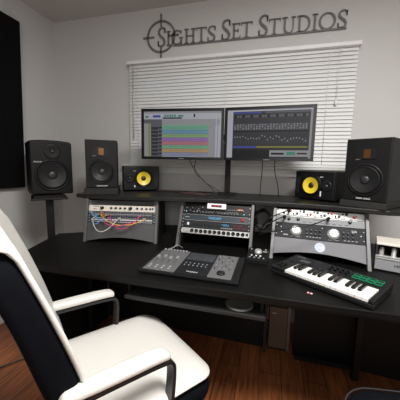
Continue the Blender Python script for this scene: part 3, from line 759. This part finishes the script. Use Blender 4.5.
# cables behind the monitors / on the shelf
hang = 'cables hanging behind the monitors'
cable('thin black cable running from left monitor down to the post', [(-.56, -.33, 1.30), (-.54, -.30, 1.235), (-.46, -.28, 1.13), (-.37, -.27, 1.075), (-.325, -.28, 1.039)], .003, group=hang)
cable('second thin black cable curving from left monitor to the post', [(-.50, -.33, 1.31), (-.51, -.34, 1.20), (-.45, -.335, 1.14), (-.38, -.33, 1.075), (-.345, -.33, 1.039)], .003, group=hang)
cable('black cable hanging straight down behind the right monitor', [(-.055, -.335, 1.30), (-.055, -.31, 1.20), (-.06, -.30, 1.12), (-.06, -.29, 1.039)], .003, group=hang)
cable('black cable hanging nearest the right small speaker', [(.02, -.335, 1.30), (.028, -.31, 1.20), (.05, -.30, 1.12), (.06, -.29, 1.039)], .003, group=hang)
DRED = mat('cable_dark_red', (.05, .022, .022), .5)
cable('dark reddish cable loosely coiled on the shelf left of the post', [(-.84, -.24, 1.0385), (-.72, -.26, 1.0385), (-.63, -.31, 1.040), (-.52, -.32, 1.040), (-.42, -.30, 1.0385), (-.39, -.345, 1.0385), (-.45, -.38, 1.040), (-.54, -.385, 1.0385), (-.60, -.35, 1.0385), (-.52, -.30, 1.045), (-.43, -.34, 1.045), (-.48, -.40, 1.044)], .0035, DRED)
cable('black cable lying along the back of the shelf', [(-.74, -.20, 1.0385), (-.68, -.17, 1.0385), (-.60, -.19, 1.0385), (-.50, -.16, 1.0385), (-.42, -.18, 1.0385)], .003)
cable('thin black cable dropping over the shelf front to the middle rack', [(-.55, -.42, 1.0385), (-.525, -.50, 1.0385), (-.508, -.560, 1.0395), (-.503, -.577, 1.03), (-.497, -.582, .99), (-.488, -.570, .965)], .003)
cable('grey cable running from the middle rack to the control surface', [(-.485, -.655, .745), (-.50, -.70, .775), (-.52, -.72, .765), (-.56, -.755, .7445), (-.52, -.775, .7445)], .003, CABG)
cable('black cable hanging in front of the silver input panel', [(-.455, -.615, .872), (-.47, -.64, .885), (-.50, -.64, .87), (-.51, -.63, .84), (-.50, -.60, .80)], .004)

# ------------------------------------------------------------ control surface
TL_, TR_, BR_, BL_ = Vector((-.588, -.79)), Vector((-.108, -.775)), Vector((-.105, -1.080)), Vector((-.562, -1.088))
cs = thing('control_surface', 'flat black and silver fader control surface on the desk centre', 'control surface', (-.338, -.912, .7403), R(-.8))
W_, Dp = .468, .280
tz = lambda y: .018+.010*(y+Dp/2)/Dp
MB().prism([(-Dp/2, .004), (Dp/2, .004), (Dp/2, .028), (-Dp/2, .016)], -W_/2, W_/2, PLAST, 'yz').build('body', cs, bevel=.003)
Mt = Matrix.Translation((0, -Dp/2, .0162)) @ Matrix.Rotation(math.atan2(.012, Dp), 4, 'X')
def flat(name, x0, x1, y0, y1, h, m, par=cs, z=0, bev=.0008): return MB().box(x0, x1, y0, y1, z, z+h, m, M=Mt).build(name, par, bevel=bev)
X = lambda f_: -W_/2+f_*W_
pl = flat('fader_panel', X(.045), X(.375), .012, Dp-.010, .004, CTRL); pr_ = flat('transport_panel', X(.705), X(.93), .012, Dp-.010, .004, CTRL)
flat('centre_panel', X(.38), X(.70), .012, Dp-.010, .0025, FBLK)
flat('display', X(.39), X(.69), Dp-.11, Dp-.02, .001, CTLCD, z=.0027)
for k in range(4):
    x = X(.09+k*.07)
    flat('fader_slot', x-.0015, x+.0015, .10, .20, .0004, FBLK, z=.0041); flat('fader_cap', x-.007, x+.007, .14+.012*(k % 2), .162+.012*(k % 2), .010, FLGREY, z=.0043)
    for q in range(2): flat('button', x-.004, x+.004, .03+q*.022, .042+q*.022, .003, GREYP, z=.0041)
for k in range(8):
    MB().lathe([(.006, 0), (.0055, .010)], FLGREY, (X(.075+k*.037), Dp-.028, .0041), 'z', 12, M=Mt).build('knob', cs)
for r_ in range(2):
    for k in range(6): flat('button', X(.42+k*.045)-.003, X(.42+k*.045)+.003, .125-r_*.025, .132-r_*.025, .003, FLGREY, z=.0027)
MB().lathe([(.019, 0), (.018, .007), (.010, .006)], FBLK, (X(.82), .055, .0041), 'z', 24, M=Mt).build('jog_wheel', cs)
for k in range(4):
    for q in range(5): flat('button', X(.735+k*.05)-.003, X(.735+k*.05)+.003, .10+q*.035, .108+q*.035, .003, FLGREY if (k+q) % 3 else FBLK, z=.0041)
tx = text('lettering', 'TASCAM', .014, WHITEP, cs, X(.54), -Dp/2+.038, .0205, .0004, rx=0)
for sx in (-1, 1):
    for sy in (-1, 1): MB().lathe([(.008, 0), (.008, .0045)], RUBB, (sx*.2, sy*.12, -.0001), 'z', 8).build('foot', cs)

# ------------------------------------------------------------ monitor controller (big silver knob)
mc = thing('monitor_controller', 'small black desktop controller with one large silver knob beside the middle rack', 'controller', (-.042, -.706, .7403), R(-3)); mc.scale = (.84, .84, .9)
MB().prism([(-.075, 0), (.075, 0), (.075, .052), (-.075, .026)], -.065, .065, PLAST, 'yz').build('body', mc, bevel=.003)
Mt = Matrix.Translation((0, -.075, .0263)) @ Matrix.Rotation(math.atan2(.026, .15), 4, 'X')
MB().lathe([(.024, 0), (.023, .004), (.020, .016), (.016, .017)], SILV, (.0, .092, 0), 'z', 28, M=Mt).build('volume_knob', mc)
for k, x in enumerate((-.036, -.008, .018)): MB().box(x-.005, x+.005, .040, .049, 0, .004, FWHITE, M=Mt).build('button', mc, bevel=.001)
for k in range(4): MB().box(-.05+k*.028, -.04+k*.028, .018, .026, 0, .003, GREYP, M=Mt).build('button', mc, bevel=.001)
MB().lathe([(.006, 0), (.005, .008)], FLGREY, (-.045, .120, 0), 'z', 12, M=Mt).build('knob', mc); MB().lathe([(.006, 0), (.005, .008)], FLGREY, (.045, .125, 0), 'z', 12, M=Mt).build('knob', mc)
MB().box(.028, .056, .105, .110, 0, .0006, WHITEP, M=Mt).build('label_strip', mc)

# ------------------------------------------------------------ MIDI keyboard
kb = thing('midi_keyboard', 'compact black keyboard with white keys and green lit pads on the desk right', 'keyboard', (.266, -.888, .7403), R(-35))
W_, Dp, h0 = .428, .228, .036
MB().prism([(-Dp/2, .004), (Dp/2, .004), (Dp/2, h0+.006), (-Dp/2+.128, h0), (-Dp/2+.124, .024), (-Dp/2+.006, .024), (-Dp/2, .020)], -W_/2, W_/2, PLAST, 'yz').build('body', kb, bevel=.0025)
KX0, KX1 = -W_/2+.072, W_/2-.020
MB().box(-W_/2, KX0-.0015, -Dp/2, -Dp/2+.1275, .0242, h0, PLAST).build('left_cheek', kb, bevel=.003)
MB().box(KX1+.0015, W_/2, -Dp/2, -Dp/2+.1275, .0242, h0, PLAST).build('right_cheek', kb, bevel=.003)
kw = (KX1-KX0)/15
for k in range(15):
    x = KX0+k*kw
    MB().box(x+.0006, x+kw-.0006, -Dp/2+.002, -Dp/2+.123, .0245, h0+.001, KEYW).build('white_key', kb, bevel=.0012)
for k in range(14):
    if k % 7 in (2, 6): continue
    x = KX0+(k+1)*kw
    MB().prism([(-Dp/2+.046, h0+.0012), (-Dp/2+.123, h0+.0012), (-Dp/2+.123, h0+.011), (-Dp/2+.053, h0+.010)], x-.0072, x+.0072, KEYB, 'yz').build('black_key', kb, bevel=.0008)
zt = lambda y: h0+.006*(y-(-Dp/2+.128))/(Dp-.14)+.0002
for r_ in range(2):
    for k in range(4):
        px, py = .096+k*.028, .050+r_*.025; z0_ = zt(py)+.0006
        p_ = MB().box(px-.011, px+.011, py-.009, py+.009, z0_, z0_+.004, PLAST).build('pad', kb, bevel=.001)
        gm = MB(); 
        for (a, b1, c, d) in ((-.0128, .0128, -.0108, -.0092), (-.0128, .0128, .0092, .0108), (-.0128, -.0112, -.0108, .0108), (.0112, .0128, -.0108, .0108)):
            gm.box(px+a, px+b1, py+c, py+d, z0_, z0_+.0046, GREENP)
        gm.build('lit_edge', p_)
for k in range(8):
    MB().lathe([(.0055, 0), (.0048, .010), (.003, .011)], PLAST, (-.015+(k % 4)*.023, .058+(k//4)*.026, zt(.058+(k//4)*.026)), 'z', 14).build('knob', kb)
MB().box(-.155, -.108, .035, .068, zt(.04), zt(.075)+.001, CTLCD).build('display', kb)
for k in range(2): MB().box(-W_/2+.012+k*.018, -W_/2+.024+k*.018, -.09, -.040, h0-.001, h0+.007, RUBB).build('control_wheel', kb, bevel=.003)
for k in range(5): MB().box(-W_/2+.014+k*.014, -W_/2+.023+k*.014, .02, .028, zt(.02), zt(.03)+.002, FCHAR).build('button', kb)
text('lettering', 'LAUNCHKEY', .008, GREYP, kb, -.17, .090, zt(.090)+.001, .0003, rx=0)
for sx in (-1, 1):
    for sy in (-1, 1): MB().lathe([(.008, 0), (.008, .0045)], RUBB, (sx*.19, sy*.10, -.0001), 'z', 8).build('foot', kb)

o = MB().box(-.010, .010, -.005, .005, 0, .0008, OPUR).build('sticker', loc=(.178, -1.025, .7402), rot=(0, 0, R(-20)))
tag(o, 'tiny pale pink sticker on the desk in front of the keyboard', 'sticker')
MB().box(-.004, .002, -.0055, .0055, .0008, .0011, REDK).build('red_mark', o)

# ------------------------------------------------------------ tube preamp box at right
tb = thing('tube_preamp', 'silver and cream open tube amplifier at the right edge of the desk', 'amplifier', (.690, -.637, .7403), R(-18))
W_, Dp = .30, .15
TS = mat('amplifier_silver', (0.27, 0.275, 0.29), 0.5, spec=.3)
MB().box(-W_/2, W_/2, -Dp/2, Dp/2, .006, .062, TS).build('chassis', tb, bevel=.003)
for q, z in enumerate((.066, .076)): MB().box(-W_/2, W_/2, -Dp/2-.004, -Dp/2+.010, z-.0035, z+.003, SILV).build('grille_bar', tb, bevel=.001)
MB().box(-W_/2+.004, W_/2-.004, Dp/2-.010, Dp/2-.002, .0625, .130, MBLACK).build('rear_panel', tb)
for sx in (-1, 1): MB().box(sx*(W_/2-.004)-.004, sx*(W_/2-.004)+.004, -Dp/2+.002, Dp/2-.0105, .0625, .130, FCHAR).build('side_cheek', tb)
MB().box(-W_/2, W_/2, -Dp/2, Dp/2, .1305, .142, FCREAM).build('lid', tb, bevel=.003)
tubeg = mat('tube_glass', (.30, .29, .27), .15, spec=.8)
for x in (-.125, -.075, .075, .125):
    MB().lathe([(.012, 0), (.012, .014), (.010, .016), (.011, .042), (.007, .050), (.002, .053)], tubeg if x != -.075 else SILV, (x, -.040, .0622), 'z', 16).build('vacuum_tube', tb)
for x in (-.055, .055): MB().box(x-.035, x+.035, .0, .055, .0622, .112, MBLACK).build('transformer', tb, bevel=.003)
MB().box(-.045, -.012, -.060, -.035, .0622, .118, FLGREY).build('transformer', tb, bevel=.003)
text('lettering', 'HH', .022, FBLK, tb, -.055, -Dp/2-.0008, .036)
for sx in (-1, 1):
    for sy in (-1, 1): MB().lathe([(.010, 0), (.010, .0062)], RUBB, (sx*.12, sy*.055, -.0001), 'z', 8).build('foot', tb)

# ------------------------------------------------------------ computer tower below desk
pc = thing('computer_tower', 'narrow tan and black computer tower standing under the desk', 'computer', (.112, -.225, 0), R(0))
MB().box(-.066, .066, -.150, .125, 0.004, .68, MBLACK).build('case', pc, bevel=.003)
MB().box(-.066, .048, -.158, -.1505, .02, .31, PCBR).build('lower_front', pc, bevel=.002)
MB().box(-.066, .048, -.156, -.1505, .315, .66, MBLACK).build('upper_front', pc, bevel=.002)
MB().box(.050, .066, -.162, -.1505, .01, .67, mat('computer_edge', (.14, .11, .09), .5, spec=0.2)).build('side_strip', pc, bevel=.002)
b = MB()
for k in range(5): b.box(-.055, .035, -.1570, -.1562, .36+k*.05, .365+k*.05, FCHAR)
b.build('drive_lines', pc)
marks_ = MB().box(-.052, -.022, -.1588, -.1582, .265, .272, GREYP).build('badge', pc)
for sx in (-1, 1):
    for sy in (-1, 1): MB().lathe([(.010, 0), (.010, .0042)], RUBB, (sx*.05, sy*.11, 0), 'z', 8).build('foot', pc)
cable('dull grey cable looped under the right part of the desk', [(.22, -.44, .60), (.30, -.50, .56), (.38, -.53, .55), (.42, -.50, .50), (.36, -.48, .47), (.31, -.45, .50)], .004, CABG)
cable('black cable crossing the floor behind the white chair', [(-1.90, -1.20, .006), (-1.72, -1.17, .006), (-1.60, -1.10, .006), (-1.48, -.98, .006), (-1.40, -.85, .006)], .005)

# ------------------------------------------------------------ white office chair
A = math.atan2(-.6, .8)
ch = thing('office_chair', 'white leather office chair with black back and black framed armrests', 'chair', (.8*.39-.6*1.35, -.6*.39-.8*1.35, 0), A)
# local: +y forward, +x right; y_local = F+1.35 ; x_local = S-.39
def ring_at(w, d, r, z, cy, n=6, zf=None): return [(x, y, z if zf is None else zf(x, y)) for x, y in rrect(w, d, r, n, 0, cy)]
# seat cushion
def seat_ring(w, d, r, z, tilt=0):
    return [(x, y, z-.018*max(0, (y-.12)/.13)**2) for x, y in rrect(w, d, r, 7, 0, .012)]
b = MB()
rings = [seat_ring(.47, .485, .07, .502), seat_ring(.488, .505, .075, .505), seat_ring(.492, .510, .08, .511), seat_ring(.482, .50, .075, .514), seat_ring(.44, .455, .07, .525), seat_ring(.36, .37, .06, .530), seat_ring(.2, .2, .05, .528), seat_ring(.05, .05, .02, .526)]
b.loft(rings, LEATH); b.build('seat', ch, subsurf=1)
b = MB()
def sring(w, d, r, z): return [(x, y, z-.018*max(0, (y-.12)/.13)**2) for x, y in rrect(w, d, r, 7, 0, .010)]
b.loft([sring(.30, .34, .08, .372), sring(.42, .45, .09, .380), sring(.484, .502, .08, .415), sring(.496, .514, .08, .46), sring(.494, .512, .08, .501)], CHBLK); b.build('seat_shell', ch, subsurf=1)
# backrest profile: (z, front y, rear y, width)
prof = [(.470, -.155, -.215, .36), (.52, -.150, -.235, .42), (.60, -.165, -.255, .455), (.70, -.190, -.283, .475), (.78, -.212, -.303, .485), (.86, -.238, -.325, .485), (.94, -.266, -.352, .475), (1.00, -.290, -.378, .455), (1.060, -.312, -.396, .43)]
def back_ring(z, f0, f1, w, n=9, dish=.018, ra=.022):
    pts = []; cy = (f0+f1)/2; d = abs(f0-f1)
    for x, y in rrect(w, d, min(ra, d*.48), 5, 0, cy):
        k = (x/(w/2))**2
        pts.append((x, y+dish*(k-.5)*(1.0), z))
    return pts
def dense(w, f0, f1, z, dish, ra):
    # outline with many x-samples so that the dished shape is smooth
    pts = []; N_ = 10; d = abs(f0-f1); ra = min(ra, d*.48)
    def off(x): return dish*((x/(w/2))**2-.5)
    yt, yb = max(f0, f1), min(f0, f1)
    for k in range(5): a = R(90*k/4); x = w/2-ra+ra*math.cos(a); pts.append((x, yt-ra+ra*math.sin(a)+off(x), z))
    for k in range(1, N_): x = (w/2-ra)*(1-2*k/N_); pts.append((x, yt+off(x), z))
    for k in range(5): a = R(90+90*k/4); x = -w/2+ra+ra*math.cos(a); pts.append((x, yt-ra+ra*math.sin(a)+off(x), z))
    for k in range(5): a = R(180+90*k/4); x = -w/2+ra+ra*math.cos(a); pts.append((x, yb+ra+ra*math.sin(a)+off(x), z))
    for k in range(1, N_): x = (w/2-ra)*(-1+2*k/N_); pts.append((x, yb+off(x), z))
    for k in range(5): a = R(270+90*k/4); x = w/2-ra+ra*math.cos(a); pts.append((x, yb+ra+ra*math.sin(a)+off(x), z))
    return pts
def split(z): 
    # how much of the thickness is white at each height
    return .36+.0*z
wf_, bf_ = [], []
for z, f0, f1, w in prof:
    m_ = f0+(f1-f0)*(.07+.08*min(1, max(0, (z-.50)/.35)))
    wf_.append(dense(w, f0, m_, z, .022, .022)); bf_.append(dense(w*.985, m_-.0005, f1, z, .022, .022))
# white cap over the top
capz = [(1.061, -.312, -.398, .43), (1.090, -.324, -.398, .40), (1.110, -.337, -.390, .345), (1.118, -.350, -.376, .26)]
for z, f0, f1, w in capz: wf_.append(dense(w, f0, f1, z, .022, .030))
b = MB(); b.loft(wf_, LEATH); b.build('backrest_cushion', ch, subsurf=1)
b = MB(); b.loft(bf_, CHBLK); b.build('backrest_shell', ch, subsurf=1)
# armrests
for sx, S0 in ((-1, -.228), (1, .240)):
    # padded arm from front y=.045 back to y=-.235
    path = [(.050, .668, .9), (.040, .676, 1.0), (-.06, .680, 1.06), (-.16, .682, 1.0), (-.25, .684, .9)]
    b = MB(); rings = []
    for i, (y, z, s) in enumerate(path):
        rr = []
        for k in range(14):
            a = 2*PI*k/14; rr.append((S0+.026*s*math.copysign(abs(math.cos(a))**.6, math.cos(a)), y, z+.014*s*math.copysign(abs(math.sin(a))**.6, math.sin(a))))
        rings.append(rr)
    rings = [[(S0+(p[0]-S0)*.5, .058, .668+(p[2]-.668)*.5) for p in rings[0]]]+rings
    b.loft(rings, LEATH); b.build('armrest', ch, subsurf=1)
    fr = MB()
    fp = smoothpath([(S0, -.25, .662), (S0, -.10, .6585), (S0, .03, .652), (S0, .062, .640), (S0, .068, .60), (S0, .060, .50), (S0, .045, .41), (S0-sx*.03, .03, .372), (S0-sx*.12, .01, .366)], 6)
    rings = []
    for i, p in enumerate(fp):
        t = (fp[min(i+1, len(fp)-1)]-fp[max(i-1, 0)]).normalized(); sd = Vector((1, 0, 0)) if abs(t.x) < .7 else Vector((0, 1, 0)); nn = t.cross(sd).normalized(); sd = nn.cross(t).normalized()
        rings.append([p+sd*.020+nn*.006, p-sd*.020+nn*.006, p-sd*.020-nn*.006, p+sd*.020-nn*.006])
    fr.loft(rings, CHMET, smooth=False); fr.build('armrest_frame', ch, bevel=.002)
MB().lathe([(.028, .12), (.028, .22), (.020, .221), (.020, .371)], CHMET, (0, 0, 0), 'z', 20).build('gas_column', ch)
for k in range(5):
    a = R(90+72*k); d = Vector((math.cos(a), math.sin(a), 0))
    lg = MB().tube([d*.02+Vector((0, 0, .125)), d*.15+Vector((0, 0, .105)), d*.28+Vector((0, 0, .075))], .02, CHMET, 8, rf=[.024, .02, .014]).build('base_leg', ch)
    c = d*.28; cs_ = Vector((-d.y, d.x, 0)); wh = MB()
    M = Matrix.Translation(c+Vector((0, 0, .028))) @ Matrix.Rotation(a+PI/2, 4, 'Z')
    wh.lathe([(.028, -.022), (.028, -.004)], RUBB, (0, 0, 0), 'x', 16, M=M); wh.lathe([(.028, .004), (.028, .022)], RUBB, (0, 0, 0), 'x', 16, M=M)
    wh.box(-.003, .003, -.008, .008, 0, .045, CHMET, M=M); wh.build('caster', lg)

# ------------------------------------------------------------ black stool at lower right
stl = thing('padded_stool', 'black padded stool with pale piping at the lower right corner', 'stool', (.440, -1.385, .03), R(8))
b = MB(); 
b.loft([[(x, y, z) for x, y in rrect(w, d, r, 6)] for w, d, r, z in ((.30, .24, .08, .455), (.36, .30, .10, .462), (.38, .32, .11, .49), (.375, .315, .11, .52), (.33, .27, .09, .535), (.15, .12, .05, .538))], CHBLK); b.build('seat', stl, subsurf=1)
pp = [Vector((x, y, .520)) for x, y in rrect(.378, .318, .11, 8)]; pp.append(pp[0])
MB().tube(pp, .0025, FCHAR, 6).build('piping', stl)
for sx in (-1, 1):
    for sy in (-1, 1): MB().tube([(sx*.11, sy*.09, .456), (sx*.15, sy*.13, -.03)], .012, MBLACK, 8).build('leg', stl)
for sy in (-1, 1): MB().tube([(-.136, sy*.116, .16), (.136, sy*.116, .16)], .007, MBLACK, 8).build('stretcher', stl)

# ------------------------------------------------------------ light
def area(name, loc, rot, sx, sy, power, col=(1, 1, 1)):
    l = bpy.data.lights.new(name, 'AREA'); l.shape = 'RECTANGLE'; l.size = sx; l.size_y = sy; l.energy = power; l.color = col
    o = bpy.data.objects.new(name, l); COL.objects.link(o); o.location = loc; o.rotation_euler = rot; return o
area('ceiling_lamp', (.35, -1.85, ZC-.03), (0, 0, 0), .9, .5, 66, (1, .975, .94))
area('added_rear_fill', (.4, -3.6, 1.75), (R(112), 0, R(6)), .9, .9, 17, (1, .985, .96))  # added fill behind the camera, brightens back wall and ceiling; no real fixture
wd = bpy.data.worlds.new('world'); bpy.context.scene.world = wd; wd.use_nodes = True
bg = wd.node_tree.nodes['Background']
sky = wd.node_tree.nodes.new('ShaderNodeTexSky'); sky.sky_type = 'NISHITA'; sky.sun_elevation = R(40); sky.sun_rotation = R(180); sky.sun_disc = False
wd.node_tree.links.new(sky.outputs['Color'], bg.inputs['Color']); bg.inputs['Strength'].default_value = .12

# ------------------------------------------------------------ camera
cam = bpy.data.cameras.new('camera'); cam.sensor_width = 36; cam.sensor_fit = 'HORIZONTAL'; cam.lens = 36*262.0/400; cam.clip_start = .02
co = bpy.data.objects.new('camera', cam); COL.objects.link(co)
p, y, r = R(7.57), R(-14.87), R(1.18)
fwd = Vector((math.sin(y)*math.cos(p), math.cos(y)*math.cos(p), -math.sin(p))); rt = Vector((math.cos(y), -math.sin(y), 0)); up = rt.cross(fwd)
rt2 = math.cos(r)*rt+math.sin(r)*up; up2 = -math.sin(r)*rt+math.cos(r)*up
M = Matrix((rt2, up2, -fwd)).transposed().to_4x4(); M.translation = Vector((0, -2.1, 1.24)); co.matrix_world = M
sc_ = bpy.context.scene; sc_.camera = co
sc_.view_settings.view_transform = 'Standard'; sc_.view_settings.look = 'None'; sc_.view_settings.exposure = 0.1; sc_.view_settings.gamma = 1
sc_.view_settings.use_curve_mapping = False
